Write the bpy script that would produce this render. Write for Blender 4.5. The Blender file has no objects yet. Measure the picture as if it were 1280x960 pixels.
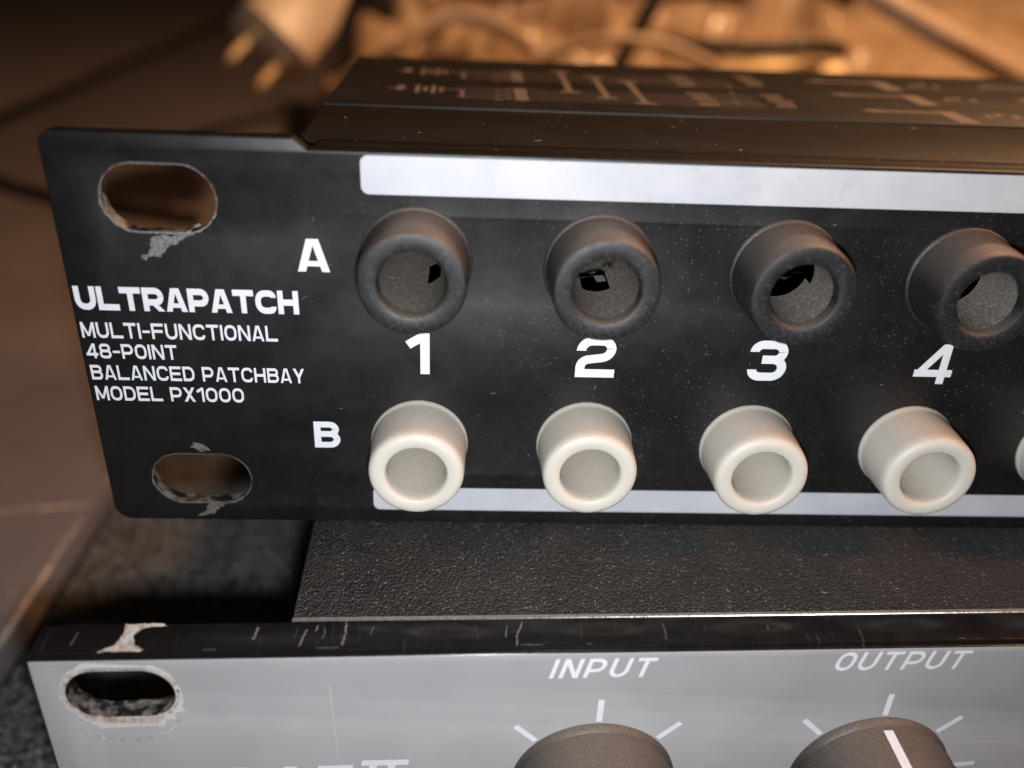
import bpy, bmesh, math, random
from mathutils import Vector, Matrix, noise
rnd = random.Random(7)
MM = 0.001
scn = bpy.context.scene
col = scn.collection

# ------------------------------------------------------------------ camera
cam_d = bpy.data.cameras.new('camera'); cam = bpy.data.objects.new('camera', cam_d); col.objects.link(cam)
cr = Vector((0.99863215, -0.0342048, 0.03954578)); cu = Vector((-0.01873719, 0.47198927, 0.88140516)); cf = Vector((0.04881347, 0.8809405, -0.47070275))
cp = Vector((39.5237, -82.7179, 62.7435)) * MM
cam.matrix_world = Matrix(((cr.x, cu.x, -cf.x, cp.x), (cr.y, cu.y, -cf.y, cp.y), (cr.z, cu.z, -cf.z, cp.z), (0, 0, 0, 1)))
cam_d.sensor_width = 36.0; cam_d.lens = 36.0 * 1099.03 / 1280.0
cam_d.clip_start = 0.004; cam_d.clip_end = 30.0
cam_d.dof.use_dof = True; cam_d.dof.focus_distance = 0.0925; cam_d.dof.aperture_fstop = 11.5
scn.camera = cam
# ------------------------------------------------------------------ world, lamps, exposure
w = bpy.data.worlds.new('World'); scn.world = w; w.use_nodes = True
w.node_tree.nodes['Background'].inputs[0].default_value = (0.55, 0.36, 0.24, 1)
w.node_tree.nodes['Background'].inputs[1].default_value = 0.03
def lamp(name, loc, target, size, watts, rgb):
    d = bpy.data.lights.new(name, 'AREA'); d.shape = 'DISK'; d.size = size * MM; d.energy = watts; d.color = rgb
    o = bpy.data.objects.new(name, d); col.objects.link(o)
    o.location = Vector(loc) * MM
    o.rotation_euler = (Vector(target) - Vector(loc)).to_track_quat('-Z', 'Y').to_euler()
    return o
lamp('phone_flash', (41, -84, 53.5), (46, 0, 8), 5, 0.128, (0.95, 0.975, 1.0))
lamp('ceiling_lamp', (270, 190, 340), (200, 300, 0), 45, 1.5, (1.0, 0.55, 0.27))
lamp('warm_side_fill', (200, -26, 150), (60, 0, 22), 40, 0.20, (1.0, 0.46, 0.20))  # added warm fill light that tints the right sides of the sockets
scn.view_settings.view_transform = 'Standard'; scn.view_settings.look = 'None'
scn.cycles.max_bounces = 6; scn.cycles.diffuse_bounces = 3; scn.cycles.glossy_bounces = 3
scn.view_settings.exposure = 0.0; scn.view_settings.gamma = 1.0; scn.view_settings.use_curve_mapping = False

# ------------------------------------------------------------------ materials
class N:
    def __init__(s, name):
        s.m = bpy.data.materials.new(name); s.m.use_nodes = True
        s.t = s.m.node_tree; s.b = s.t.nodes['Principled BSDF']
        tc = s.t.nodes.new('ShaderNodeTexCoord'); mp = s.t.nodes.new('ShaderNodeMapping')
        mp.inputs['Scale'].default_value = (1000, 1000, 1000)
        s.t.links.new(tc.outputs['Object'], mp.inputs['Vector']); s.co = mp.outputs['Vector']
    def new(s, k, **kw):
        n = s.t.nodes.new(k)
        for a, v in kw.items(): setattr(n, a, v)
        return n
    def link(s, a, b): s.t.links.new(a, b)
    def noise(s, scale, detail=3, rough=.55, vec=None, dist=0):
        n = s.new('ShaderNodeTexNoise'); n.inputs['Scale'].default_value = scale; n.inputs['Detail'].default_value = detail
        n.inputs['Roughness'].default_value = rough; n.inputs['Distortion'].default_value = dist
        s.link(vec or s.co, n.inputs['Vector']); return n.outputs['Fac']
    def ramp(s, fac, lo, hi, a=0.0, b=1.0):
        n = s.new('ShaderNodeMapRange'); n.inputs['From Min'].default_value = lo; n.inputs['From Max'].default_value = hi
        n.inputs['To Min'].default_value = a; n.inputs['To Max'].default_value = b
        s.link(fac, n.inputs['Value']); return n.outputs['Result']
    def math(s, op, a, b=None):
        n = s.new('ShaderNodeMath', operation=op)
        for i, v in enumerate((a, b)):
            if v is None: continue
            if isinstance(v, (int, float)): n.inputs[i].default_value = v
            else: s.link(v, n.inputs[i])
        return n.outputs[0]
    def mix(s, fac, a, b):
        n = s.new('ShaderNodeMix', data_type='RGBA')
        if isinstance(fac, (int, float)): n.inputs[0].default_value = fac
        else: s.link(fac, n.inputs[0])
        for i, v in ((6, a), (7, b)):
            if isinstance(v, tuple): n.inputs[i].default_value = (*v, 1)
            else: s.link(v, n.inputs[i])
        return n.outputs[2]
    def color(s, v):
        if isinstance(v, tuple): s.b.inputs['Base Color'].default_value = (*v, 1)
        else: s.link(v, s.b.inputs['Base Color'])
    def rough(s, v):
        if isinstance(v, (int, float)): s.b.inputs['Roughness'].default_value = v
        else: s.link(v, s.b.inputs['Roughness'])
    def metal(s, v):
        if isinstance(v, (int, float)): s.b.inputs['Metallic'].default_value = v
        else: s.link(v, s.b.inputs['Metallic'])
    def bump(s, h, dist, strength=1.0):
        n = s.new('ShaderNodeBump'); n.inputs['Distance'].default_value = dist * MM; n.inputs['Strength'].default_value = strength
        s.link(h, n.inputs['Height']); s.link(n.outputs[0], s.b.inputs['Normal'])
    def specks(s, scale, radius, keep, seed=0.0):
        """scattered small spots of dust and painted sparkle: voronoi cells, only some of them kept"""
        v = s.new('ShaderNodeTexVoronoi'); v.inputs['Scale'].default_value = scale
        off = s.new('ShaderNodeVectorMath', operation='ADD'); off.inputs[1].default_value = (seed, seed * 1.7, seed * .6)
        wob = s.new('ShaderNodeTexNoise'); wob.inputs['Scale'].default_value = scale * 2.5
        s.link(s.co, wob.inputs['Vector'])
        ad = s.new('ShaderNodeVectorMath', operation='MULTIPLY_ADD'); ad.inputs[1].default_value = (.35 / scale,) * 3
        s.link(wob.outputs['Color'], ad.inputs[0]); s.link(s.co, ad.inputs[2])
        s.link(ad.outputs[0], off.inputs[0]); s.link(off.outputs[0], v.inputs['Vector'])
        sep = s.new('ShaderNodeSeparateColor'); s.link(v.outputs['Color'], sep.inputs[0])
        rad = s.math('MULTIPLY', s.math('MULTIPLY', sep.outputs[1], sep.outputs[1]), radius)
        near = s.math('LESS_THAN', v.outputs['Distance'], rad)
        return s.math('MULTIPLY', near, s.math('GREATER_THAN', sep.outputs[0], 1 - keep))
    def east(s, lo, hi):
        sep = s.new('ShaderNodeSeparateXYZ'); s.link(s.co, sep.inputs[0]); return s.ramp(sep.outputs[0], lo, hi, .15, 1)
    def upward(s, lo=.2, hi=.95):
        g = s.new('ShaderNodeNewGeometry'); sep = s.new('ShaderNodeSeparateXYZ'); s.link(g.outputs['Normal'], sep.inputs[0])
        return s.ramp(sep.outputs[2], lo, hi)

def m_panel():
    s = N('black_satin_paint')
    c = s.mix(s.ramp(s.noise(.22, 4), .35, .7), (.004, .004, .005), (.008, .0075, .008))
    c = s.mix(s.math('MULTIPLY', s.specks(4.0, .38, .5), s.math('MULTIPLY', s.ramp(s.noise(.07, 3), .3, .66, .03, .9), s.east(12, 60))), c, (.12, .11, .10))
    c = s.mix(s.math('MULTIPLY', s.specks(6.5, .45, .5, 3.1), s.math('MULTIPLY', s.ramp(s.noise(.11, 3), .3, .65, .2, .9), s.east(5, 50))), c, (.06, .054, .05))
    s.color(c)
    r = s.ramp(s.noise(.35, 4), .3, .75, .40, .52); s.rough(r)
    s.bump(s.noise(9, 2), .012, .35); s.b.inputs['Specular IOR Level'].default_value = .52
    return s.m
def m_white(name, rgb, lo=.9):
    s = N(name)
    s.color(s.mix(s.ramp(s.noise(1.3, 5), .4, .75), rgb, tuple(v * lo for v in rgb)))
    s.rough(.45); return s.m
def m_strip():
    s = N('white_writing_strip')
    c = s.mix(s.ramp(s.noise(.12, 3), .35, .7), (.47, .485, .53), (.56, .57, .60))
    c = s.mix(s.math('MULTIPLY', s.specks(3, .28, .3, 1.3), .5), c, (.42, .38, .34))
    c = s.mix(s.ramp(s.noise(.5, 5, .65), .56, .78, 0, .35), c, (.36, .33, .30))
    s.color(c); s.rough(s.ramp(s.noise(.3, 4), .3, .7, .34, .5)); s.bump(s.noise(14, 2), .006, .3); return s.m
def m_jack_black():
    s = N('dusty_black_plastic')
    dust = s.math('MULTIPLY', s.upward(.12, .95), s.ramp(s.noise(5, 4, .65), .3, .68, .45, 1))
    c = s.mix(dust, (.011, .0115, .0135), (.15, .118, .098))
    c = s.mix(s.math('MULTIPLY', s.specks(5.2, .6, .8, 5), s.ramp(s.noise(.6, 3), .35, .7, .05, .42)), c, (.15, .135, .12))
    s.color(c); s.rough(s.ramp(s.noise(2, 4), .3, .7, .36, .55)); s.bump(s.noise(6, 4, .65), .07, .7); return s.m
def m_jack_bore():
    s = N('dusty_bore_plastic')
    c = s.mix(s.ramp(s.noise(3, 4), .3, .7), (.10, .093, .083), (.20, .172, .145))
    c = s.mix(s.math('MULTIPLY', s.specks(4.5, .6, .7, 2), .7), c, (.36, .31, .26))
    s.color(c); s.rough(.75); s.bump(s.noise(8, 3), .04, .6); return s.m
def m_jack_white():
    s = N('ivory_plastic')
    dust = s.math('MULTIPLY', s.upward(.35, 1.0), s.ramp(s.noise(2.5, 4), .3, .7, .3, .8))
    c = s.mix(dust, (.585, .555, .495), (.48, .41, .34))
    c = s.mix(s.math('MULTIPLY', s.specks(5, .4, .35, 8), .35), c, (.40, .32, .25))
    s.color(c); s.rough(.5); s.b.inputs['Subsurface Weight'].default_value = .12
    s.b.inputs['Subsurface Radius'].default_value = (.0012, .0009, .0006); s.b.inputs['Subsurface Scale'].default_value = .6
    s.bump(s.noise(5, 3), .01, .5); return s.m
def m_grey():
    s = N('silver_grey_paint')
    c = s.mix(s.ramp(s.noise(.1, 4), .3, .7), (.315, .315, .325), (.37, .37, .375))
    c = s.mix(s.ramp(s.noise(12, 2), .35, .7, 0, .35), c, (.46, .46, .47))
    c = s.mix(s.math('MULTIPLY', s.specks(1.9, .13, .22, 4), .6), c, (.62, .61, .6))
    s.color(c); s.rough(.45); s.metal(.0); s.bump(s.noise(11, 2), .012, .35); return s.m
def m_gloss():
    s = N('black_gloss_edge')
    st = s.new('ShaderNodeMapping'); st.inputs['Scale'].default_value = (3, .25, .25); s.link(s.co, st.inputs['Vector'])
    c = s.mix(s.ramp(s.noise(.8, 5, .6, st.outputs[0]), .62, .75, 0, .5), (.009, .008, .008), (.11, .09, .085))
    s.color(c); s.rough(s.ramp(s.noise(.5, 4), .3, .7, .16, .34)); s.bump(s.noise(1.5, 3), .02, .4); return s.m
def m_powder(name='black_textured_coat', base=(.017, .016, .016), scale=3.2, dusty=.09):
    s = N(name)
    c = s.mix(s.ramp(s.noise(.14, 4), .38, .68), base, tuple(v * 2.1 for v in base))
    c = s.mix(s.ramp(s.noise(scale * 1.4, 3), .5, .78, 0, .65), c, (dusty, dusty * .9, dusty * .8))
    c = s.mix(s.math('MULTIPLY', s.specks(min(4.0, 1.15 * scale), .36, .5, 2.2), .8), c, (.26, .235, .215))  # pale specks paint the coat's bright sparkles into its colour
    s.color(c); s.rough(s.ramp(s.noise(scale, 2), .3, .7, .38, .7))
    v = s.new('ShaderNodeTexVoronoi'); v.inputs['Scale'].default_value = scale; s.link(s.co, v.inputs['Vector'])
    h = s.math('SUBTRACT', s.math('MULTIPLY', s.noise(scale * 2.2, 2), .8), v.outputs['Distance'])
    s.bump(h, .8 / scale, .9); return s.m
def m_wood():
    s = N('brown_laminate')
    c = s.mix(s.ramp(s.noise(.035, 5, .6), .3, .7), (.175, .148, .150), (.24, .205, .208))
    c = s.mix(s.ramp(s.noise(2.2, 4), .5, .8, 0, .5), c, (.27, .205, .185))
    c = s.mix(s.specks(.5, .22, .4, 6), c, (.5, .4, .34))
    s.color(c); s.rough(s.ramp(s.noise(.2, 4), .3, .7, .42, .6)); s.bump(s.noise(1.6, 5), .10, .6); return s.m
def m_metal(name, rgb, r0=.25, r1=.5, grime=.5, met=.85):
    s = N(name)
    g = s.ramp(s.noise(2.2, 5, .65), .42, .68, 0, grime)
    s.color(s.mix(g, rgb, tuple(v * .28 for v in rgb))); s.metal(met); s.rough(s.ramp(s.noise(3, 4), .3, .7, r0, r1))
    s.bump(s.noise(4, 4), .05, .6); return s.m
def m_plain(name, rgb, rough=.5, spec=.5, var=.25, scale=.15, bump=.05):
    s = N(name)
    s.color(s.mix(s.ramp(s.noise(scale, 5), .3, .7), rgb, tuple(min(1, v * (1 + var)) for v in rgb)))
    s.rough(rough); s.b.inputs['Specular IOR Level'].default_value = spec; s.bump(s.noise(scale * 8, 3), bump, .5); return s.m
def m_cover():
    s = N('black_smooth_cover')
    c = s.mix(s.ramp(s.noise(.08, 4), .3, .7), (.014, .011, .010), (.024, .019, .017))
    c = s.mix(s.specks(1.1, .16, .3, 9), c, (.30, .25, .22))
    s.color(c); s.rough(s.ramp(s.noise(.2, 4), .3, .7, .5, .62)); s.b.inputs['Specular IOR Level'].default_value = .35; s.bump(s.noise(5, 3), .03, .5); return s.m
def m_chip():
    s = N('chipped_primer')
    c = s.mix(s.ramp(s.noise(1.6, 5, .7), .38, .62), (.30, .26, .225), (.60, .57, .54))
    c = s.mix(s.ramp(s.noise(.7, 4), .55, .68), c, (.40, .26, .16))
    s.color(c); s.rough(.5); s.bump(s.noise(1.6, 4, .6), .15, .6); return s.m
def m_worn():
    s = N('worn_slot_steel')
    f = s.ramp(s.noise(.8, 3, .5), .42, .66)
    s.color(s.mix(f, (.018, .016, .015), (.30, .265, .235))); s.rough(.38); s.metal(.3); s.bump(s.noise(1.2, 3, .5), .2, .6); return s.m
def m_bag():
    s = N('crumpled_tan_plastic')
    c = s.mix(s.ramp(s.noise(.03, 4), .3, .7), (.40, .27, .165), (.62, .45, .30))
    s.color(c); s.rough(s.ramp(s.noise(.05, 3), .3, .7, .14, .4)); s.bump(s.noise(.05, 3), 1.2, .5); return s.m

M = dict(grain=m_plain('glossy_black_grain', (.09, .088, .086), .2, .8, 1.5, .9), panel=m_panel(), ink=m_white('white_ink', (.72, .73, .78), .93), strip=m_strip(), jb=m_jack_black(), bore=m_jack_bore(), jw=m_jack_white(),
         grey=m_grey(), gloss=m_gloss(), powder=m_powder('black_textured_coat', (.010, .009, .0085), 3.0, .06), casec=m_powder('black_pebbled_case', (.055, .054, .054), .8, .26), wood=m_wood(),
         bare=m_metal('bare_scuffed_steel', (.62, .60, .57)), steel=m_worn(), nickel=m_metal('bright_contact_metal', (.75, .73, .70), .15, .3, .25),
         pale=m_plain('pale_rubbed_paint', (.50, .485, .475), .5, .5, .2, 1.5), scuff=m_plain('grey_scuff', (.12, .11, .105), .6, .4, .8, 2.0), chip=m_chip(), brass=m_metal('brass', (1.0, .76, .42), .4, .5, .05, .15),
         cover=m_cover(), print=m_plain('tan_diagram_ink', (.20, .165, .145), .6), knob=m_jack_black(), bag=m_bag(),
         brown=m_plain('brown_cable_jacket', (.14, .075, .04), .3), rubber=m_plain('black_rubber_and_gaps', (.012, .010, .009), .45), beige=m_plain('beige_cable_jacket', (.56, .42, .30), .4),
         plug=m_plain('ivory_plug_plastic', (.55, .43, .31), .35), chipwood=m_plain('raw_chipped_wood', (.60, .47, .40), .7, .3, .6, .8),
         dark=m_plain('dark_tabletop_laminate', (.035, .022, .016), .5), lint=m_plain('pale_lint', (.45, .40, .36), .8), inside=m_plain('dark_cavity', (.01, .009, .009), .7))

# ------------------------------------------------------------------ mesh helpers (coordinates in millimetres)
def obj(name, verts, faces, mat, parent=None, smooth=None, mats=None, idx=None):
    me = bpy.data.meshes.new(name)
    me.from_pydata([(v[0] * MM, v[1] * MM, v[2] * MM) for v in verts], [], faces)
    return finish(name, me, mat, parent, smooth, mats, idx)
def finish(name, me, mat, parent=None, smooth=None, mats=None, idx=None):
    for m in (mats or [mat]): me.materials.append(m)
    if idx: 
        for p, i in zip(me.polygons, idx): p.material_index = i
    if smooth is not None:
        for p in me.polygons: p.use_smooth = True
        me.set_sharp_from_angle(angle=math.radians(smooth))
    me.update(); o = bpy.data.objects.new(name, me); col.objects.link(o)
    if parent: o.parent = parent
    return o
def thing(name, label, cat, loc=(0, 0, 0), rz=0, group=None):
    o = bpy.data.objects.new(name, None); col.objects.link(o); o.empty_display_size = .01
    o.location = Vector(loc) * MM; o.rotation_euler = (0, 0, rz); tag(o, label, cat, group); return o
def tag(o, label, cat, group=None):
    o['label'] = label; o['category'] = cat
    if group: o['group'] = group
    return o
def box(name, lo, hi, mat, parent=None, bev=.2, seg=2):
    bm = bmesh.new(); bmesh.ops.create_cube(bm, size=1)
    for v in bm.verts: v.co = Vector([(lo[i] + (v.co[i] + .5) * (hi[i] - lo[i])) * MM for i in range(3)])
    if bev: bmesh.ops.bevel(bm, geom=bm.edges[:], offset=bev * MM, segments=seg, affect='EDGES', profile=.5)
    me = bpy.data.meshes.new(name); bm.to_mesh(me); bm.free()
    return finish(name, me, mat, parent, 40 if bev else None)
def rot_v(p, c, axis_pairs): return p
def lathe(profile, segs=64, skip=None):
    """profile of (radius, distance towards the viewer); the axis is -y"""
    vs, fs = [], []
    for (r, d) in profile:
        for k in range(segs):
            a = 2 * math.pi * k / segs; vs.append((r * math.sin(a), -d, -r * math.cos(a)))
    for i in range(len(profile) - 1):
        for k in range(segs):
            if skip and skip(i, 360.0 * (k + .5) / segs): continue
            k2 = (k + 1) % segs
            fs.append((i * segs + k, i * segs + k2, (i + 1) * segs + k2, (i + 1) * segs + k))
    return vs, fs
def tube(name, pts, r, mat, parent=None, segs=12, r_end=None, res=8):
    """a round cable through the points, capped"""
    P = [Vector(p) for p in pts]; C = []
    for i in range(len(P) - 1):
        p0, p1, p2, p3 = P[max(i - 1, 0)], P[i], P[i + 1], P[min(i + 2, len(P) - 1)]
        for k in range(res):
            t = k / res
            C.append(.5 * ((2 * p1) + (p2 - p0) * t + (2 * p0 - 5 * p1 + 4 * p2 - p3) * t * t + (3 * p1 - p0 - 3 * p2 + p3) * t ** 3))
    C.append(P[-1]); vs, fs = [], []; up = Vector((.13, .21, .97))
    for i, c in enumerate(C):
        d = (C[min(i + 1, len(C) - 1)] - C[max(i - 1, 0)]).normalized(); a = d.cross(up).normalized(); b = a.cross(d)
        rr = r if r_end is None else r + (r_end - r) * i / (len(C) - 1)
        for k in range(segs):
            an = 2 * math.pi * k / segs; v = c + a * math.cos(an) * rr + b * math.sin(an) * rr; vs.append(tuple(v))
    for i in range(len(C) - 1):
        for k in range(segs):
            k2 = (k + 1) % segs; fs.append((i * segs + k, i * segs + k2, (i + 1) * segs + k2, (i + 1) * segs + k))
    fs.append(tuple(range(segs))[::-1]); fs.append(tuple((len(C) - 1) * segs + k for k in range(segs)))
    return obj(name, vs, fs, mat, parent, 50)
def capsule(cx, cz, w, h, n=14):
    r = h / 2; out = []
    for s, base in ((1, -90), (-1, 90)):
        for k in range(n + 1):
            a = math.radians(base + 180 * k / n); out.append((cx + s * (w / 2 - r) + r * math.cos(a), cz + r * math.sin(a)))
    return out
def round_outline(pts, n=6):
    """(x, z, radius) corners to a rounded outline"""
    out = []
    for i, (x, z, r) in enumerate(pts):
        p = Vector((x, z)); a = Vector(pts[i - 1][:2]) - p; b = Vector(pts[(i + 1) % len(pts)][:2]) - p
        if r <= 0: out.append((x, z)); continue
        a.normalize(); b.normalize(); ang = a.angle(b); t = r / math.tan(ang / 2)
        c = p + (a + b).normalized() * (r / math.sin(ang / 2)); s = p + a * t; e = p + b * t
        a0 = math.atan2(s.y - c.y, s.x - c.x); a1 = math.atan2(e.y - c.y, e.x - c.x); da = (a1 - a0 + math.pi) % (2 * math.pi) - math.pi
        for k in range(n + 1): out.append((c.x + r * math.cos(a0 + da * k / n), c.y + r * math.sin(a0 + da * k / n)))
    return out
def plate(name, outline, holes, y0, y1, bev, mat, parent, mats=None, face_fn=None):
    """a sheet in the xz plane with real holes and bevelled edges"""
    cu_ = bpy.data.curves.new('tmp', 'CURVE'); cu_.dimensions = '2D'; cu_.fill_mode = 'BOTH'
    for loop in [outline] + holes:
        sp = cu_.splines.new('POLY'); sp.points.add(len(loop) - 1); sp.use_cyclic_u = True
        for p, (x, z) in zip(sp.points, loop): p.co = (x * MM, z * MM, 0, 1)
    cu_.extrude = ((y1 - y0) / 2 - bev) * MM; cu_.bevel_depth = bev * MM; cu_.bevel_resolution = 2; cu_.offset = -bev * MM
    to = bpy.data.objects.new('tmp', cu_); col.objects.link(to)
    dg = bpy.context.evaluated_depsgraph_get(); dg.update()
    me = bpy.data.meshes.new_from_object(to.evaluated_get(dg)); bpy.data.objects.remove(to); bpy.data.curves.remove(cu_)
    ym = (y0 + y1) / 2 * MM
    for v in me.vertices: v.co = Vector((v.co.x, ym - v.co.z, v.co.y))
    me.materials.clear()
    bm = bmesh.new(); bm.from_mesh(me); bmesh.ops.remove_doubles(bm, verts=bm.verts, dist=1e-7); bmesh.ops.recalc_face_normals(bm, faces=bm.faces); bm.to_mesh(me); bm.free()
    idx = [face_fn(p) for p in me.polygons] if face_fn else None
    return finish(name, me, mat, parent, 35, mats, idx)

# ------------------------------------------------------------------ lettering: a squared, rounded stroke alphabet
def rpoly(pts, closed=False, n=6):
    """[(x, y, r)] -> points with rounded corners"""
    out = []
    for i, q in enumerate(pts):
        x, y = q[:2]; r = q[2] if len(q) > 2 else 0
        if r <= 0 or (not closed and i in (0, len(pts) - 1)): out.append(Vector((x, y))); continue
        p = Vector((x, y)); a = Vector(pts[i - 1][:2]) - p; b = Vector(pts[(i + 1) % len(pts)][:2]) - p
        r_ = min(r, a.length * .49 if closed or 0 < i - 1 else a.length * .98, b.length * .49 if closed or i + 1 < len(pts) - 1 else b.length * .98)
        a.normalize(); b.normalize()
        for k in range(n + 1):
            t = k / n; s = p + a * r_; e = p + b * r_; m = p + (a + b) * r_ * .12
            out.append((1 - t) ** 2 * s + 2 * t * (1 - t) * (m) + t * t * e)
    return out
def ribbon(pts, t, closed):
    L, R = [], []; n = len(pts)
    for i in range(n):
        p = pts[i]; a = pts[i - 1] if (i or closed) else None; b = pts[(i + 1) % n] if (i < n - 1 or closed) else None
        d1 = (p - a).normalized() if a is not None else None; d2 = (b - p).normalized() if b is not None else None
        if d1 is None: d1 = d2
        if d2 is None: d2 = d1
        n1 = Vector((-d1.y, d1.x)); n2 = Vector((-d2.y, d2.x)); m = (n1 + n2); m = m.normalized() if m.length > 1e-6 else n1
        k = (t / 2) / max(.4, m.dot(n1)); L.append(p + m * k); R.append(p - m * k)
    quads = []
    for i in range(n if closed else n - 1):
        j = (i + 1) % n; quads.append([L[i], L[j], R[j], R[i]])
    return quads
def glyph(ch, W, t):
    a = t / 2; L, R, B, T = a, W - a, a, 1 - a; rr = .30; mid = .47
    S, D = [], []            # strokes (points, closed); diagonals with level ends (x0,y0,x1,y1,width)
    dw = t * 1.12
    if ch in 'O0': S.append(([(L, B, rr), (R, B, rr), (R, T, rr), (L, T, rr)], True))
    elif ch == 'U': S.append(([(L, 1), (L, B, rr), (R, B, rr), (R, 1)], False))
    elif ch == 'L': S += [([(L, 1), (L, 0)], False), ([(t, B), (W, B)], False)]
    elif ch == 'T': S += [([(0, T), (W, T)], False), ([(W / 2, 1 - t), (W / 2, 0)], False)]
    elif ch in 'PR':
        S += [([(L, 0), (L, 1)], False), ([(t, T), (R, T, rr), (R, .38, rr), (t, .38)], False)]
        if ch == 'R': D.append((W - dw / 2, 0, W * .6, .38 - a, dw))
    elif ch == 'A': D += [(t / 2, 0, W / 2 - a * .5, 1, t), (W - t / 2, 0, W / 2 + a * .5, 1, t), (W / 2, .17, W / 2, .17 + t * .72, W * .62)]
    elif ch == 'C': S.append(([(R, .69), (R, T, rr), (L, T, rr), (L, B, rr), (R, B, rr), (R, .31)], False))
    elif ch == 'H': S += [([(L, 0), (L, 1)], False), ([(R, 0), (R, 1)], False), ([(t, .5), (W - t, .5)], False)]
    elif ch == 'M': S += [([(L, 0), (L, 1)], False), ([(R, 0), (R, 1)], False)]; D += [(t * .5, 1, W / 2, .12, t), (W - t * .5, 1, W / 2, .12, t)]
    elif ch == 'N': S += [([(L, 0), (L, 1)], False), ([(R, 0), (R, 1)], False)]; D.append((t * .6, 1, W - t * .6, 0, dw))
    elif ch == 'I': S.append(([(W / 2, 0), (W / 2, 1)], False))
    elif ch == '-': D.append((W / 2, .38, W / 2, .38 + t * .85, W))
    elif ch in 'EF':
        S += [([(L, 0), (L, 1)], False), ([(t, T), (W, T)], False), ([(t, .5), (W * .92, .5)], False)]
        if ch == 'E': S.append(([(t, B), (W, B)], False))
    elif ch == 'D': S.append(([(L, B), (R, B, rr * 1.1), (R, T, rr * 1.1), (L, T)], True))
    elif ch == 'B': S += [([(L, B), (R, B, rr * .8), (R, .53, rr * .8), (L, .53)], True), ([(L, .53), (R - .03, .53, rr * .8), (R - .03, T, rr * .8), (L, T)], True)]
    elif ch == '8': S += [([(L, B, rr), (R, B, rr), (R, .52, rr), (L, .52, rr)], True), ([(L + .03, .52, rr), (R - .03, .52, rr), (R - .03, T, rr), (L + .03, T, rr)], True)]
    elif ch == 'X': D += [(dw * .6, 0, W - dw * .6, 1, dw * 1.15), (W - dw * .6, 0, dw * .6, 1, dw * 1.15)]
    elif ch == 'Y': D += [(dw * .55, 1, W / 2, .40, dw * 1.1), (W - dw * .55, 1, W / 2, .40, dw * 1.1)]; S.append(([(W / 2, 0), (W / 2, .44)], False))
    elif ch == '1': S.append(([(W - a, 0), (W - a, 1)], False)); S.append(([(.02, .71), (W - a * .9, .955)], False))
    elif ch == '2': S.append(([(L, .66), (L, T, rr), (R, T, rr), (R, .52, rr * .8), (L, .42, rr * .8), (L, B), (W, B)], False))
    elif ch == '3': S += [([(L, .72), (L, T, rr), (R - .02, T, rr), (R - .02, .53, .2), (W * .34, .53)], False), ([(W * .34, .53), (R, .53, .2), (R, B, rr), (L, B, rr), (L, .28)], False)]
    elif ch == '5': S.append(([(W, T), (L, T), (L, .56), (R, .56, rr), (R, B, rr), (L, B, rr), (L, .26)], False))
    elif ch == '6': S += [([(L, B, rr), (R, B, rr), (R, .54, rr), (L, .54, rr)], True), ([(L, .4), (L, T, rr), (R, T, rr), (R, .74)], False)]
    elif ch == '7': D += [(W / 2, 1 - t, W / 2, 1, W), (W * .35, 0, W - t * .6, 1 - t, t * 1.1)]
    elif ch == '4': S += [([(0, .27), (W, .27)], False), ([(W * .74, 0), (W * .74, 1)], False)]; D.append((t * .6, .27, W * .74 - a * .2, 1, t * 1.2))
    return S, D
def write(name, text, x, z, h, t, W, gap, parent, mat, shear=0.0, y=0.0, width=None, slope=0.0, narrow=()):
    """flat printed lettering: baseline start (x, z), cap height h; drawn strokes lie a hair apart so no faces coincide"""
    vs, fs = [], []; cur = 0.0; quads = []
    for ch in text:
        if ch == ' ': cur += W * .55; continue
        gw = {'I': t, '-': W * .62, '1': W * .62, 'M': W * 1.12}.get(ch, W)
        S, D = glyph(ch, gw, t)
        lay = 0
        for pts, cl in S:
            for q in ribbon(rpoly(pts, cl), t, cl): quads.append(([p + Vector((cur, 0)) for p in q], lay))
            lay += 1
        for (x0, y0, x1, y1, dw) in D:
            quads.append(([Vector((cur + x0 - dw / 2, y0)), Vector((cur + x0 + dw / 2, y0)), Vector((cur + x1 + dw / 2, y1)), Vector((cur + x1 - dw / 2, y1))], lay)); lay += 1
        cur += gw + gap
    total = (cur - gap) * h; k = (width / total) if width else 1.0
    for q, lay in quads:
        b = len(vs)
        for p in q:
            X = (p.x + shear * p.y) * h * k; vs.append((x + X, y - .012 - .004 * lay, z + p.y * h + slope * X))
        area = sum(q[i].x * q[(i + 1) % 4].y - q[(i + 1) % 4].x * q[i].y for i in range(4))
        fs.append((b, b + 1, b + 2, b + 3) if area > 0 else (b + 3, b + 2, b + 1, b))
    return obj(name, vs, fs, mat, parent)
def blob_patch(name, pts, plane, off, mat, parent, jit=.12, sub=6):
    """an irregular flat chip of wear; plane 'xz' at y=off or 'xy' at z=off"""
    out = []
    for i in range(len(pts)):
        a = Vector(pts[i]); b = Vector(pts[(i + 1) % len(pts)])
        for k in range(sub):
            p = a.lerp(b, k / sub); q = Vector((p.x * 2.3, p.y * 2.3, i * .7)); out.append((p.x + jit * (noise.noise(q) + rnd.uniform(-.35, .35)), p.y + jit * (noise.noise(q + Vector((9, 4, 2))) + rnd.uniform(-.35, .35))))
    vs = [(p[0], off, p[1]) if plane == 'xz' else (p[0], p[1], off) for p in out]
    return obj(name, vs, [tuple(range(len(vs)))], mat, parent)
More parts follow.
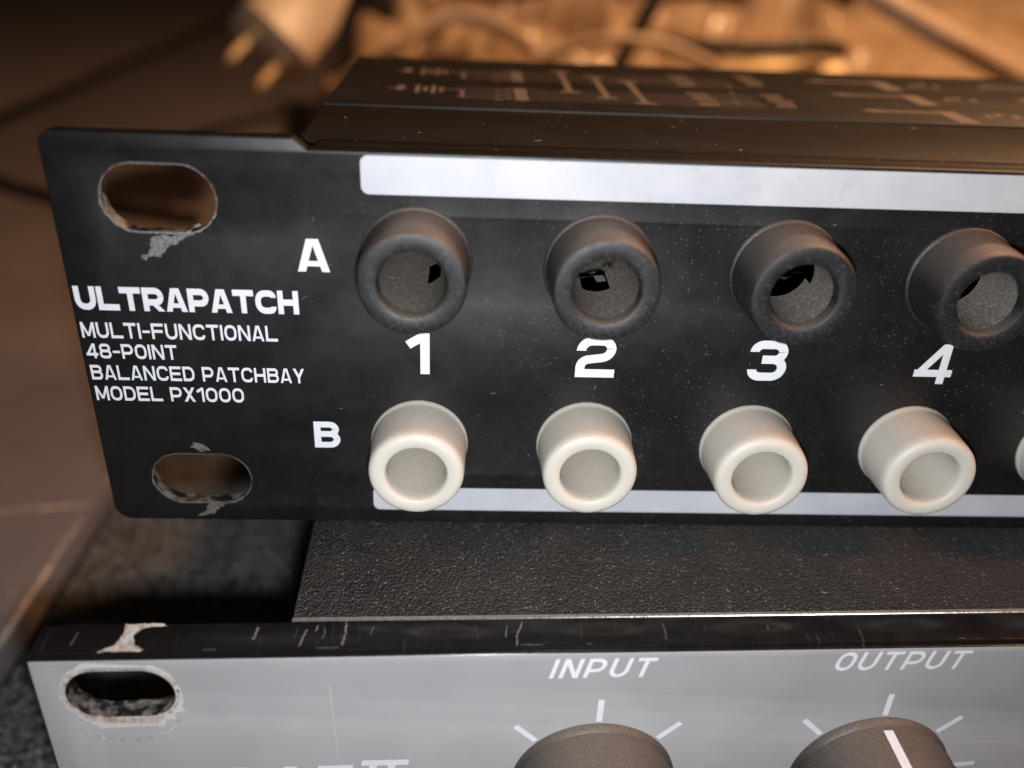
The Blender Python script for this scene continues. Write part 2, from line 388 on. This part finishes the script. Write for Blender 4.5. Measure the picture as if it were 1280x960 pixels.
def ring_wear(name, cx, cz, w_, h_, inner, lo, hi, y, mat, parent, seed, shape=None):
    """ragged ring of wear round a slot"""
    n = 40; A = capsule(cx, cz, w_ + 2 * inner, h_ + 2 * inner, n); vs, fs = [], []
    for i, (px, pz) in enumerate(A):
        d = Vector((px - cx, pz - cz)); an = math.atan2(d.y, d.x); d.normalize()
        f = .5 + .5 * noise.noise(Vector((math.cos(an) * 1.6, math.sin(an) * 1.6, seed))) + .22 * noise.noise(Vector((math.cos(an) * 9, math.sin(an) * 9, seed + 5))) + rnd.uniform(-.05, .05)
        k = (lo + (hi - lo) * max(0, min(1.3, f * 1.7 - .45))) * (shape(an) if shape else 1)
        vs += [(px, y, pz), (px + d.x * max(.01, k), y, pz + d.y * max(.01, k))]
    m = len(A)
    for i in range(m): j = (i + 1) % m; fs.append((2 * i, 2 * i + 1, 2 * j + 1, 2 * j))
    return obj(name, vs, fs, mat, parent)
def scratch(name, pts, w_, plane, off, mat, parent, jit=.05, sub=8):
    P = []
    for i in range(len(pts) - 1):
        for k in range(sub): P.append(Vector(pts[i]).lerp(Vector(pts[i + 1]), k / sub))
    P.append(Vector(pts[-1])); vs, fs = [], []
    for i, p in enumerate(P):
        d = (P[min(i + 1, len(P) - 1)] - P[max(i - 1, 0)]).normalized(); nn = Vector((-d.y, d.x)); ww = w_ * rnd.uniform(.3, 1.0) / 2
        p = p + nn * rnd.uniform(-jit, jit)
        for s in (-1, 1):
            q = p + nn * s * ww; vs.append((q.x, off, q.y) if plane == 'xz' else (q.x, q.y, off))
    for i in range(len(P) - 1): fs.append((2 * i, 2 * i + 1, 2 * i + 3, 2 * i + 2))
    return obj(name, vs, fs, mat, parent)
def copy_to(src, parent, loc=None):
    c = src.copy(); col.objects.link(c); c.parent = parent
    if loc: c.location = Vector(loc) * MM
    return c

# ================================================================== the setting
st = box('tabletop', (-1400, -500, -92), (2200, 2600, -64), M['dark'], None, 1.0); st['kind'] = 'structure'
case = thing('equipment_case', 'black pebble textured case lid carrying the grey rack unit', 'case', (0, 0, -64))
cl = box('lid', (-31.0, -170, 0), (500, 190, 20), M['casec'], case, .9, 3)
# pebble grain of the lid where it can be seen
def pebbles():
    ico = bmesh.new(); bmesh.ops.create_icosphere(ico, subdivisions=1, radius=1); ico.verts.ensure_lookup_table()
    bvs = [v.co.copy() for v in ico.verts]; bfs = [tuple(v.index for v in f.verts) for f in ico.faces]; ico.free(); vs, fs = [], []
    for _ in range(5200):
        x, y = rnd.uniform(-30.2, 23), rnd.uniform(-24, 78); r_ = rnd.uniform(.22, .6) * (1.5 if rnd.random() < .06 else 1); b = len(vs); h_ = rnd.uniform(.35, .7)
        for v in bvs: vs.append((x + v.x * r_, y + v.y * r_, 20 + v.z * r_ * h_))
        fs += [tuple(b + k for k in f) for f in bfs]
    o = obj('pebble_grain', vs, fs, M['grain'], case, 180); o['kind'] = 'stuff'
pebbles()
boards = []
for nm, x0, x1, lab in (('wooden_board', -206, -34.6, 'brown laminate board with chipped edge beside the black case'), ('wooden_board', -620, -232, 'dark brown board beyond the black gap, carrying nothing')):
    t = thing(nm, lab, 'board', ((x0 + x1) / 2, 300, -64)); boards.append(t); t_c = ((x0 + x1) / 2, 300, -64)
    hw = (x1 - x0) / 2
    box('panel', (-hw, -520, 0), (hw, 1500, 20), M['wood'], t, .8, 2)
bt = boards[0]; hw = (206 - 34.6) / 2
def bl(x, y): return (x + 120.3, y - 300)     # scene to board
for k, (ya, yb, ww) in enumerate(((10, 34, .9), (24, 44, 1.3), (40, 58, .5), (-40, 12, 1.2), (70, 130, .5))):
    scratch('chipped_edge', [bl(-35.0 + rnd.uniform(-.3, .1), ya), bl(-35.3, (ya + yb) / 2), bl(-35.0, yb)], ww, 'xy', 20.02 + .01 * k, M['chipwood'], bt, .22, 26)
scratch('scratch', [bl(-60, 58.0), bl(-52, 60.2), bl(-44, 61.6), bl(-36, 62.8)], .55, 'xy', 20.06, M['chipwood'], bt, .12, 10)
scratch('scratch', [bl(-44, 61.0), bl(-39, 62.4)], .8, 'xy', 20.08, M['chipwood'], bt, .2, 10)

rs = box('gap_dark_strip', (-11, -420, 0), (11, 1400, 17), M['rubber'], None, 1.5); rs.location = Vector((-219, 300, -63.98)) * MM  # added black strip, puts the darkness of the gap into colour
tag(rs, 'long black strip added to darken the gap between the two brown boards', 'strip')
# ================================================================== the grey rack unit below
A_L = .0262
rack = thing('rack_effects_unit', 'scuffed silver grey rack unit with INPUT and OUTPUT knobs under the patchbay', 'audio unit', (-1.0, -21.6, -44), A_L)
HZ = 44.0           # local z of the panel's top edge
SL = (7.85, HZ - 4.4, 10.4, 6.3)
def in_slot(p, sl, pad=.4):
    c = p.center / MM
    return any(abs(c.x - a) < w_ / 2 + pad and abs(c.z - b) < h_ / 2 + pad for a, b, w_, h_ in sl)
def pan_mat(p): return 0 if p.normal.y < -.92 else (2 if in_slot(p, [SL]) else 1)
out = round_outline([(0, .3, .8), (482, .3, .8), (482, HZ, .3), (0, HZ, .3)])
slots = [[(x_ + .22 * noise.noise(Vector((x_ * 1.1, z_ * 1.1, 4))), z_ + .3 * noise.noise(Vector((x_ * 1.3, z_ * 1.3, 9)))) for x_, z_ in capsule(*SL, 24)], capsule(SL[0], HZ - 4.4 - 31.75, 10.4, 6.3)]
fp = plate('front_panel', out, slots, 0, 2.3, .22, None, rack, [M['grey'], M['gloss'], M['steel']], pan_mat)
box('black_edge_trim', (.05, .45, HZ + .01), (481.9, 4.2, HZ + .55), M['gloss'], rack, .25, 2)
ch = box('chassis', (23.4, 5.3, .2), (460, 210, HZ), M['powder'], rack, .5, 2)
box('cover_edge', (23.5, 4.75, HZ - .8), (459.8, 5.35, HZ + .1), M['bare'], rack, .12, 1)
def flatbar(name, x0, z0, x1, z1, wd, y, mat, parent):
    a = Vector((x0, z0)); b = Vector((x1, z1)); d = (b - a).normalized(); nn = Vector((-d.y, d.x)) * wd / 2
    q = [a - nn, b - nn, b + nn, a + nn]
    return obj(name, [(p.x, y, p.y) for p in q], [(0, 1, 2, 3)], mat, parent)
write('lettering', 'INPUT', 48.9, HZ - 3.35, 2.55, .165, .74, .20, fp, M['ink'], .24, 0, 10.1)
write('lettering', 'OUTPUT', 77.5, HZ - 3.0, 2.5, .165, .80, .19, fp, M['ink'], .24, 0, 13.6)
write('lettering', 'DAF', 15.6, HZ - 18.7, 3.5, .2, .86, .26, fp, M['ink'], .24, 0, 12.8)
for k, (xa, xb, za, zb) in enumerate(((30.3, 35.1, 0, -.8), (29.6, 34.4, -2.9, -3.7))):
    obj('lettering', [(xa, -.014, HZ - 14.55 + za), (xb, -.014, HZ - 14.55 + za), (xb - .15, -.014, HZ - 14.55 + zb), (xa - .15, -.014, HZ - 14.55 + zb)], [(0, 3, 2, 1)], M['ink'], fp)
for xa in (31.1, 33.0): flatbar('lettering', xa - .3, HZ - 17.6, xa + .35, HZ - 15.2, .75, -.02, M['ink'], fp)
knob_vs, knob_fs = lathe([(8.75, 0), (8.75, .5), (8.45, .9), (8.5, 1.6), (8.2, 9.0), (7.9, 11.6), (7.3, 12.4), (6.4, 12.7), (.01, 12.75)], 72)
KZ = HZ - 18.55
for kx, pa in ((54.45, 35), (84.65, 181.5)):
    k = obj('knob', knob_vs, knob_fs, M['knob'], rack, 40); k.location = Vector((kx, -.02, KZ)) * MM
    vs = []; fs = []
    prof = [(8.52, 1.5), (8.24, 9.0), (7.94, 11.6), (7.33, 12.42), (6.4, 12.74), (1.5, 12.77)]
    for (r_, d_) in prof:
        for s in (-1, 1):
            a = math.radians(pa); ex = Vector((math.cos(a), -math.sin(a) * -1)) ; tx = math.cos(a); tz = math.sin(a)
            R_ = r_ + .02; vs.append((R_ * math.sin(a) + s * .5 * -math.cos(a), -d_ - .02, -R_ * math.cos(a) - s * .5 * math.sin(a)))
    for i in range(len(prof) - 1): fs.append((2 * i, 2 * i + 1, 2 * i + 3, 2 * i + 2))
    obj('pointer_line', vs, fs, M['ink'], k)
    for an in (-135, -90, -45, 0, 45, 84, 135):
        ca, sa = math.cos(math.radians(an)), math.sin(math.radians(an))
        flatbar('tick_mark', kx + sa * 9.0, KZ + ca * 9.0, kx + sa * 12.1, KZ + ca * 12.1, .62, -.015, M['ink'], fp)
# wear on the grey unit
ring_wear('slot_wear', *SL, -.1, .1, 1.5, -.02, M['chip'], fp, 3.0, lambda a: .55 + .6 * max(0, -math.sin(a)) ** .7)
ring_wear('slot_wear', *SL, .3, .05, 1.4, -.016, M['pale'], fp, 8.0, lambda a: .6 + 1.0 * max(0, -math.sin(a)))
scratch('scratch', [(2.6, HZ - 8.6), (5.2, HZ - 10.4), (8.2, HZ - 10.9), (11.4, HZ - 9.8), (13.9, HZ - 6.4)], .35, 'xz', -.024, M['chip'], fp, .12, 10)
scratch('scratch', [(27.6, HZ - 3.6), (27.7, HZ - 8), (27.9, HZ - 14.3)], .09, 'xz', -.02, M['pale'], fp, .02, 12)
blob_patch('paint_chip', [(6.4, .5), (10.6, .5), (9.5, 1.3), (9.0, 2.6), (9.6, 3.5), (11.8, 3.8), (11.6, 4.1), (7.8, 4.1), (8.0, 2.6), (7.6, 1.3)], 'xy', HZ + .58, M['chip'], fp, .22, 9)
for x_, y_, w_, l_ in ((3.6, 1.4, .12, 1.6), (24.9, .8, .2, 2.2), (27.0, 1.8, .1, 1.4), (28.9, .9, .24, 3.1), (44.6, 1.6, .1, 1.6), (45.6, .5, .2, 3.2), (60.4, 1.0, .08, 2.2), (26.2, 2.8, .25, .7), (20.4, 1.8, .3, 1.6), (31.5, 2.2, .07, 1.2), (71, 2.0, .1, .7)):
    scratch('scratch', [(x_, y_), (x_ + l_ * .06, y_ + l_ * .5), (x_ + l_ * .28 * rnd.random(), y_ + l_)], w_, 'xy', HZ + .59 + rnd.random() * .02, M['scuff'], fp, .08, 14)
for a_, b_ in ((16, 17.2), (26.5, 28.6), (46, 48.2), (52.4, 53), (90, 90.8)):
    scratch('edge_wear', [(a_, .60), ((a_ + b_) / 2, .58), (b_, .60)], .09, 'xy', HZ + .585, M['scuff'], fp, .03, 24)

# ================================================================== the patchbay
pb = thing('audio_patchbay', 'black rack patchbay with ULTRAPATCH lettering standing on the grey rack unit', 'patchbay', (0, 0, .04))
XL, PIT, X1 = -.35, 18.197, 34.3; ZA, ZB = 32.05, 11.5; NC = 8
holes = [capsule(9.85, 37.7, 10.9, 6.7), capsule(10.0, 5.85, 10.9, 6.5)]
for i in range(NC):
    for z_ in (ZA, ZB): holes.append([(X1 + i * PIT + 4.3 * math.cos(2 * math.pi * k / 24), z_ + 4.3 * math.sin(2 * math.pi * k / 24)) for k in range(24)])
o2 = round_outline([(XL, 0.1, 1.9), (482.3, 0.1, 1.9), (482.3, 43.8, 1.4), (460.5, 43.8, .5), (459.2, 42.75, .5), (24.0, 42.75, .6), (22.7, 43.8, .6), (XL, 43.8, 1.4)])
fp2 = plate('front_panel', o2, holes, 0, 1.7, .2, None, pb, [M['panel'], M['steel']], lambda p: 1 if p.normal.y > -.75 and in_slot(p, [(9.85, 37.7, 10.9, 6.7), (10.0, 5.85, 10.9, 6.5)], .1) else 0)
# folded metal behind the face
box('top_flange', (24.3, 1.72, 41.4), (459, 4.3, 42.66), M['cover'], pb, .3, 2)
box('cover_lip', (22.2, 4.75, 41.0), (460, 22.6, 42.45), M['cover'], pb, .25, 2)
tc = box('top_cover', (21.9, 23.0, 41.2), (460.3, 61.0, 42.7), M['cover'], pb, .3, 2)
box('side_wall', (21.9, 1.75, .3), (23.4, 60.8, 40.95), M['cover'], pb, .3, 2)
box('base_plate', (21.8, 1.75, 0), (460.2, 60.9, .25), M['cover'], pb, .1, 1)
box('rear_wall', (23.5, 59.5, .3), (460, 60.9, 40.9), M['cover'], pb, .2, 1)
def strip(x0, x1, z0, z1):
    p = round_outline([(x0, z0, .75), (x1, z0, .75), (x1, z1, .75), (x0, z1, .75)], 5)
    return obj('writing_strip', [(a, -.02, b) for a, b in p], [tuple(range(len(p)))], M['strip'], fp2)
strip(28.95, 456, 38.7, 42.4); strip(28.9, 456, 1.9, 4.95)
write('lettering', 'ULTRAPATCH', .1, 26.05, 2.55, .265, 1.0, .075, fp2, M['ink'], 0, 0, 22.1)
write('lettering', 'MULTI-FUNCTIONAL', .1, 22.95, 1.75, .185, .94, .14, fp2, M['ink'], 0, 0, 19.7)
write('lettering', '48-POINT', .15, 20.62, 1.68, .185, .94, .14, fp2, M['ink'], 0, 0, 9.2)
write('lettering', 'BALANCED PATCHBAY', .2, 18.12, 1.72, .185, .94, .14, fp2, M['ink'], 0, 0, 22.0)
write('lettering', 'MODEL PX1000', .25, 15.65, 1.72, .185, .94, .14, fp2, M['ink'], 0, 0, 15.4)
write('lettering', 'A', 22.4, 30.7, 3.4, .23, .93, .1, fp2, M['ink'])
write('lettering', 'B', 22.75, 10.15, 3.3, .22, .85, .1, fp2, M['ink'])
for i, dx in zip(range(NC), (-1.75, -2.0, -1.75, -1.7, -2, -2, -2, -2)):
    d = '12345678'[i]
    if d: write('numeral', d, X1 + i * PIT + dx + (.45 if d == '1' else .25), 19.5, 4.75, .205 if d != '4' else .18, .88 if d != '1' else .8, .1, fp2, M['ink'])
# sockets
def bore_skip(lo, hi, rows):
    return lambda i, a: (i in rows) and lo < a < hi
profA = [(4.25, -1.6), (4.25, -.1), (5.62, -.02), (5.62, .3), (5.5, .42), (5.36, .46), (5.32, .8), (5.25, 3.5), (5.2, 5.6), (5.14, 6.05), (4.96, 6.36), (4.65, 6.45), (3.6, 6.45), (3.34, 6.35), (3.2, 6.05), (3.15, 5.2), (3.14, 3.0), (3.13, 0), (3.12, -1.5), (3.1, -6.5), (3.1, -14), (.01, -14)]
nA = 15
def sock(prof, mats, split, skip=None):
    vs, fs = lathe(prof, 72, skip); idx = []
    ring = {}
    for f in fs: idx.append(1 if f[0] // 72 >= split else 0)
    return vs, fs, idx
varsA = [bore_skip(22, 52, (18,)), lambda i, a: (i == 18 and (a < 32 or a > 335)) or (i in (17, 18) and 92 < a < 128),
         lambda i, a: (i == 17 and 70 < a < 150) or i in (18, 19), lambda i, a: i in (18, 19)]
OFA = [(-.25, 0), (-.2, -.2), (.4, -.25), (.5, -.55), (.5, -.5), (.5, -.5), (.5, -.5), (.5, -.5)]; OFB = [(-.1, -.5), (-.1, -.35), (0, -.35), (0, -.1), (.2, -.1), (.2, -.1), (.2, -.1), (.2, -.1)]
def mid(vs): return vs
srcA = {}
for i in range(NC):
    v = i if i < 3 else 3
    if v not in srcA:
        vs, fs, idx = sock(profA, None, nA, varsA[v])
        o = obj('jack_socket', vs, fs, None, pb, 40, [M['jb'], M['bore']], idx); srcA[v] = o
    else: o = copy_to(srcA[v], pb)
    o.location = Vector((X1 + i * PIT + OFA[i][0], -.01, ZA + OFA[i][1])) * MM
    if i in (1, 2):
        def leaf(pts, wd, mat=M['nickel']):
            vs, fs = [], []
            for (x, y, z) in pts: vs += [(x - wd / 2, y, z), (x + wd / 2, y, z + .1)]
            for k in range(len(pts) - 1): fs.append((2 * k, 2 * k + 1, 2 * k + 3, 2 * k + 2))
            n0 = len(vs); vs += [(a, b + .12, c - .12) for a, b, c in vs]
            fs += [tuple(n0 + q for q in reversed(f)) for f in fs]
            return obj('contact_spring', vs, fs, mat, o)
        if i == 1:
            leaf([(-1.2, 4.6, -2.9), (-.9, 3.2, -2.2), (-.3, 1.4, -1.4), (.1, .4, -1.0), (.3, -.4, -1.25)], .9)
            leaf([(1.1, 3.6, -1.6), (1.0, 1.6, -.7), (1.05, .2, -.2), (1.2, -.7, -.35)], .28)
            leaf([(1.9, 3.2, -1.0), (1.7, 1.4, -.4), (1.6, .2, .1)], .2)
        else:
            leaf([(.2, 3.4, -1.9), (.1, 1.8, -1.2), (0, .2, -.5), (.1, -.8, -.3)], .4)
            leaf([(1.0, 3.0, -1.6), (1.05, 1.2, -.8), (1.1, -.2, -.2)], .28)
            leaf([(2.1, 3.0, -1.0), (2.0, 1.0, -.3), (1.9, -.4, .3)], .25)
profB = [(4.2, -1.6), (4.2, -.1), (5.3, -.02), (5.3, .25), (5.24, .4), (5.18, .5), (5.16, 1.0), (5.02, 5.2), (4.97, 5.9), (4.82, 6.25), (4.55, 6.46), (4.2, 6.52), (3.45, 6.5), (3.25, 6.35), (3.13, 5.95), (3.08, 5), (3.05, 0), (3.0, -12), (.01, -12)]
vs, fs = lathe(profB, 72); sb = None
for i in range(NC):
    if sb is None: sb = obj('jack_socket', vs, fs, M['jw'], pb, 45); o = sb
    else: o = copy_to(sb, pb)
    o.location = Vector((X1 + i * PIT + OFB[i][0], -.01, ZB + OFB[i][1])) * MM
# worn paint at the mounting slots
ring_wear('slot_wear', 9.85, 37.7, 10.9, 6.7, -.08, .05, .42, -.014, M['bare'], fp2, 1.0, lambda a: 1.2 if a < -.2 else .35)
ring_wear('slot_wear', 10.0, 5.85, 10.9, 6.5, -.08, .04, .36, -.014, M['bare'], fp2, 2.0, lambda a: 1.2 if a < -.2 else .4)
blob_patch('paint_chip', [(8.6, 33.9), (11.6, 34.2), (13.4, 35.4), (12.0, 33.9), (10.3, 33.0), (9.2, 31.9), (7.4, 31.7), (8.3, 32.6)], 'xz', -.018, M['bare'], fp2, .28, 8)
blob_patch('paint_chip', [(9.2, 9.9), (10.4, 9.4), (11.4, 9.35), (10.8, 10.2), (9.6, 10.6)], 'xz', -.018, M['bare'], fp2, .2, 8)
blob_patch('paint_chip', [(10.2, 2.5), (12.2, 2.55), (13.2, 3.1), (11.6, 2.0), (10.6, .9), (8.8, .75), (9.9, 1.5)], 'xz', -.018, M['bare'], fp2, .24, 8)
def lintset(name, n, fn, parent):
    vs, fs = [], []
    for _ in range(n):
        p, (e1, e2, nn) = fn(); a = rnd.uniform(0, 6.28); L = rnd.uniform(.2, .8); cv = rnd.uniform(-2.4, 2.4); w_ = rnd.uniform(.008, .016); q = p.copy(); prev = None
        for k in range(7):
            d = e1 * math.cos(a) + e2 * math.sin(a); s = nn.cross(d)
            vs += [tuple(q - s * w_ + nn * .03), tuple(q + s * w_ + nn * .03), tuple(q + nn * (.03 + w_ * 2))]
            b = len(vs) - 3
            if prev is not None:
                for u_, v_ in ((0, 1), (1, 2), (2, 0)): fs.append((prev + u_, prev + v_, b + v_, b + u_))
            prev = b; q = q + d * L / 6; a += cv / 6
    o = obj(name, vs, fs, M['lint'], parent); o['kind'] = 'stuff'; return o
ax_f = (Vector((1, 0, 0)), Vector((0, 0, 1)), Vector((0, -1, 0))); ax_t = (Vector((1, 0, 0)), Vector((0, 1, 0)), Vector((0, 0, 1)))
lintset('lint', 26, lambda: (Vector((rnd.uniform(22, 125), 0, rnd.uniform(6, 38))), ax_f), fp2)
lintset('lint', 12, lambda: (Vector((rnd.uniform(24, 125), rnd.uniform(5.5, 16), HZ)), ax_t), ch)
lintset('lint', 14, lambda: (Vector((rnd.uniform(24, 110), rnd.uniform(6, 22), 42.45)), ax_t), pb)
# printed block diagram on the top cover
def diagram():
    R_ = []
    def r(x0, y0, x1, y1): R_.append((min(x0, x1), min(y0, y1), max(x0, x1), max(y0, y1)))
    def ln(x0, y0, x1, y1, w_=.28):
        if abs(y1 - y0) < abs(x1 - x0): r(x0, y0 - w_ / 2, x1, y0 + w_ / 2)
        else: r(x0 - w_ / 2, y0, x0 + w_ / 2, y1)
    for yb in (29, 43):
        for k in range(6): ln(37.3, yb + k * 1.35, 76, yb + k * 1.35, .22)
        for k in range(9): r(42 + (k % 3) * 1.3, yb - 1 + k, 43 + (k % 3) * 1.3, yb - .4 + k)
        r(44.6, yb - 1, 46.2, yb + 7.5)
        ln(28.5, yb + 5, 31, yb + 5, .5); r(29.6, yb + 3.5, 30.6, yb + 7)
        for k in range(4): r(32 + k * 1.0, yb + 2 + (k % 2) * 1.2, 32.6 + k * 1.0, yb + 7.5 - (k % 2))
        ln(35.6, yb + 5, 38, yb + 5, .5); ln(38, yb, 38, yb + 5, .5); ln(38, yb, 42, yb, .3)
    for x_, y0 in ((51.9, 35.5), (56.4, 32), (60.8, 29)):
        r(x_ - .45, y0, x_ + .45, y0 + 16); r(x_ - 1.3, y0 - .6, x_ + 1.3, y0 + .5); r(x_ - 1.3, y0 + 15.6, x_ + 1.3, y0 + 16.6)
    for x0, y0 in ((67.5, 29), (67.6, 43), (77.5, 29.5), (77.8, 45)):
        for k in range(5): r(x0 + (k % 2) * .4, y0 + k * 1.9, x0 + 2.6 + (k % 3) * .3, y0 + k * 1.9 + 1.0)
    for k in range(3): ln(70.5, 31 + k * 6, 77, 31 + k * 6, .25); ln(73 + k, 31 + k * 6, 73 + k, 34 + k * 6, .25)
    for y0 in (28.5, 39.5, 50.5):
        for g in range(3):
            x0 = 88.5 + g * 26
            ln(x0, y0 + 1, x0 + 9.5, y0 + 1, 1.1); r(x0 + 1, y0 + .2, x0 + 2.4, y0 + 2)
            r(x0 + 9.6, y0 - 5, x0 + 12.2, y0 + 2.2); ln(x0 + 12.2, y0 - 2, x0 + 25, y0 - 2, .25); ln(x0 + 12.2, y0 - 3.6, x0 + 25, y0 - 3.6, .25)
            for k in range(3): r(x0 + 15 + k * 1.8, y0 - 1 + (k % 2), x0 + 16.1 + k * 1.8, y0 + .6 + (k % 2))
    vs, fs = [], []
    for i, (x0, y0, x1, y1) in enumerate(R_):
        z_ = 42.712 + (i % 40) * .0012; b = len(vs)
        vs += [(x0, y0, z_), (x1, y0, z_), (x1, y1, z_), (x0, y1, z_)]; fs.append((b, b + 1, b + 2, b + 3))
    return obj('printed_diagram', vs, fs, M['print'], tc)
diagram()

# ================================================================== things lying behind
# heap of crumpled plastic
def heap():
    nx, ny = 150, 70; x0, x1, y0, y1 = -46, 470, 205, 430; vs, fs = [], []
    for j in range(ny):
        for i in range(nx):
            u_, v_ = i / (nx - 1), j / (ny - 1); x = x0 + (x1 - x0) * u_; y = y0 + (y1 - y0) * v_
            e = min(1, u_ * 14) * min(1, (1 - u_) * 8) * min(1, v_ * 3.0)
            e = e ** .6
            p = Vector((x * .018, y * .018, 3.3)); wv = noise.noise(p * .8) * 1.6
            rid = 1 - abs(noise.noise(Vector((x * .021 + y * .012 + wv, y * .013 - x * .006, 1.2)))) * 2.2
            rid2 = 1 - abs(noise.noise(Vector((x * .055 - y * .02 + wv, y * .04, 7.7)))) * 2
            smooth_side = max(0, min(1, (x - 175) / 60))
            h = 36 + 36 * v_ + (1 - smooth_side * .75) * (22 * rid + 12 * rid2) + smooth_side * (12 + 14 * v_)
            vs.append((x + 4 * noise.noise(p * 3), y + 4 * noise.noise(p * 3 + Vector((5, 5, 5))), max(0, h * e)))
    for j in range(ny - 1):
        for i in range(nx - 1): a = j * nx + i; fs.append((a, a + 1, a + nx + 1, a + nx))
    b0 = len(vs); rim = [i for i in range(nx)] + [j * nx + nx - 1 for j in range(1, ny)] + [(ny - 1) * nx + i for i in range(nx - 2, -1, -1)] + [j * nx for j in range(ny - 2, 0, -1)]
    for k in rim: vs.append((vs[k][0], vs[k][1], 0))
    m = len(rim)
    for k in range(m): fs.append((rim[k], b0 + k, b0 + (k + 1) % m, rim[(k + 1) % m]))
    fs.append(tuple(b0 + k for k in range(m)))
    o = obj('plastic_bag', [(x - 210, y - 300, z) for x, y, z in vs], fs, M['bag'], None, 80); o.location = Vector((210, 300, -63.9)) * MM; return o
tag(heap(), 'crumpled tan plastic bag heaped behind the patchbay', 'bag')
# two-blade power plug
plug = thing('power_plug', 'ivory two blade power plug with brass prongs lying on the plastic bag', 'plug', (-35, 258, 17.5))
dirv = Vector((-7.4, -11.0, -8.4)).normalized(); side = Vector((10.0, 3.0, -6.4)); side = (side - dirv * side.dot(dirv)).normalized(); nrm = dirv.cross(side)
def oriented(name, sections, mat, parent, origin, rnd_=.35):
    """loft of rounded rectangles: (distance, half width, half height)"""
    vs, fs = [], []; n = 20
    for (d, a, b) in sections:
        for k in range(n):
            t = 2 * math.pi * k / n; c, s = math.cos(t), math.sin(t)
            x = a * math.copysign(abs(c) ** rnd_, c); y = b * math.copysign(abs(s) ** rnd_, s); v = origin + dirv * d + side * x + nrm * y; vs.append(tuple(v))
    for i in range(len(sections) - 1):
        for k in range(n): k2 = (k + 1) % n; fs.append((i * n + k, i * n + k2, (i + 1) * n + k2, (i + 1) * n + k))
    fs.append(tuple(range(n))[::-1]); fs.append(tuple((len(sections) - 1) * n + k for k in range(n)))
    return obj(name, vs, fs, mat, parent, 45)
oriented('body', [(-44, 6, 5), (-40, 9, 7), (-20, 14, 11), (-3, 15, 12), (-.4, 15, 12), (0, 14.5, 11.5)], M['plug'], plug, Vector((0, 0, 0)))
for s in (-1, 1): oriented('prong', [(.05, 1.5, 3.2), (14.5, 1.5, 3.2), (16.2, 1.3, 2.4), (17, .8, 1.2)], M['brass'], plug, side * (s * 6.35), .3)
tube('cable', [(Vector((0, 0, 0)) - dirv * 33), (Vector((0, 0, 0)) - dirv * 45 + Vector((0, 0, -2))), (Vector((26, 90, 30))), (Vector((80, 150, 36)))], 4.2, M['beige'], plug, 12)
jp = thing('jack_plug', 'brass cylindrical jack plug lying against the plastic bag', 'plug', (135, 246, 16))
bv, bf = lathe([(.01, -37), (4.2, -37), (4.9, -36.2), (5, -33)] + [(5 - .3 * (k % 2), -32 + k * 2) for k in range(12)] + [(5, -7), (4, -3), (3.2, 0), (.01, 0)], 24)
jb_ = obj('barrel', [(-d_ * -1 if False else y_, x_, z_) for (x_, y_, z_) in bv], bf, M['brass'], jp, 35)
tube('strain_relief', [(0.5, 0, 0), (-6, 0, -.3), (-14, .5, -.6)], 3.6, M['beige'], jp, 12, 2.6)
def cable(label, pts, r, mat, base):
    b = Vector(base); o = tube('cable', [Vector(p) - b for p in pts], r, mat, None, 12); o.location = b * MM; return tag(o, label, 'cable')
cable('black cable rising across the crumpled plastic bag', [(86, 232, -10), (88, 236, 8), (91, 242, 19), (97, 247, 29), (104, 252, 42), (112, 262, 62)], 3.0, M['rubber'], (86, 232, -10))
cable('black tube added as the dark hollow under a bag fold above the brass jack plug', [(105, 240, 26), (122, 238, 25), (140, 238, 25), (158, 240, 26), (172, 250, 24)], 2.6, M['rubber'], (105, 240, 26))  # black tube painted in for the shade under a fold
cable('black tube added as the dark hollow beside the smooth fold of the bag', [(170, 226, 9), (190, 222, 12), (205, 222, 12), (222, 224, 8)], 4.2, M['rubber'], (170, 226, 9))  # added black tube, stands for a shaded hollow in the heap
cable('thick beige cable sloping over the plastic bag', [(165, 262, 54), (182, 252, 42), (205, 244, 31), (232, 236, 19), (262, 228, 6)], 4.5, M['beige'], (165, 262, 54))
cable('thin black cable lying across the brown board', [(-204, 322, -41.6), (-168, 292, -41.6), (-140, 270, -41.6), (-104, 252, -41.6), (-62, 238, -41.6)], 2.3, M['rubber'], (-204, 322, -41.6))
for k, (lab, mat, r_, pts) in enumerate((
    ('tan cable looping over the left end of the plastic bag', 'beige', 2.6, [(-8, 246, 8), (12, 240, 20), (30, 246, 31), (52, 240, 27), (70, 234, 12), (84, 228, -6)]),
    ('slim pale cable crossing in front of the black rising cable', 'beige', 2.0, [(40, 228, 6), (62, 232, 20), (84, 232, 27), (110, 234, 24), (134, 232, 12), (150, 226, -4)]),
    ('brown cable lying high along the bag', 'brown', 3.4, [(20, 262, 44), (48, 256, 38), (76, 256, 44), (118, 258, 41), (150, 256, 46), (176, 262, 40)]),
    ('dark brown cable dipping behind the patchbay lid', 'brown', 2.8, [(2, 232, -6), (18, 236, 14), (36, 234, 17), (54, 228, 4), (62, 224, -10)]))):
    cable(lab, pts, r_, M[mat], pts[0])
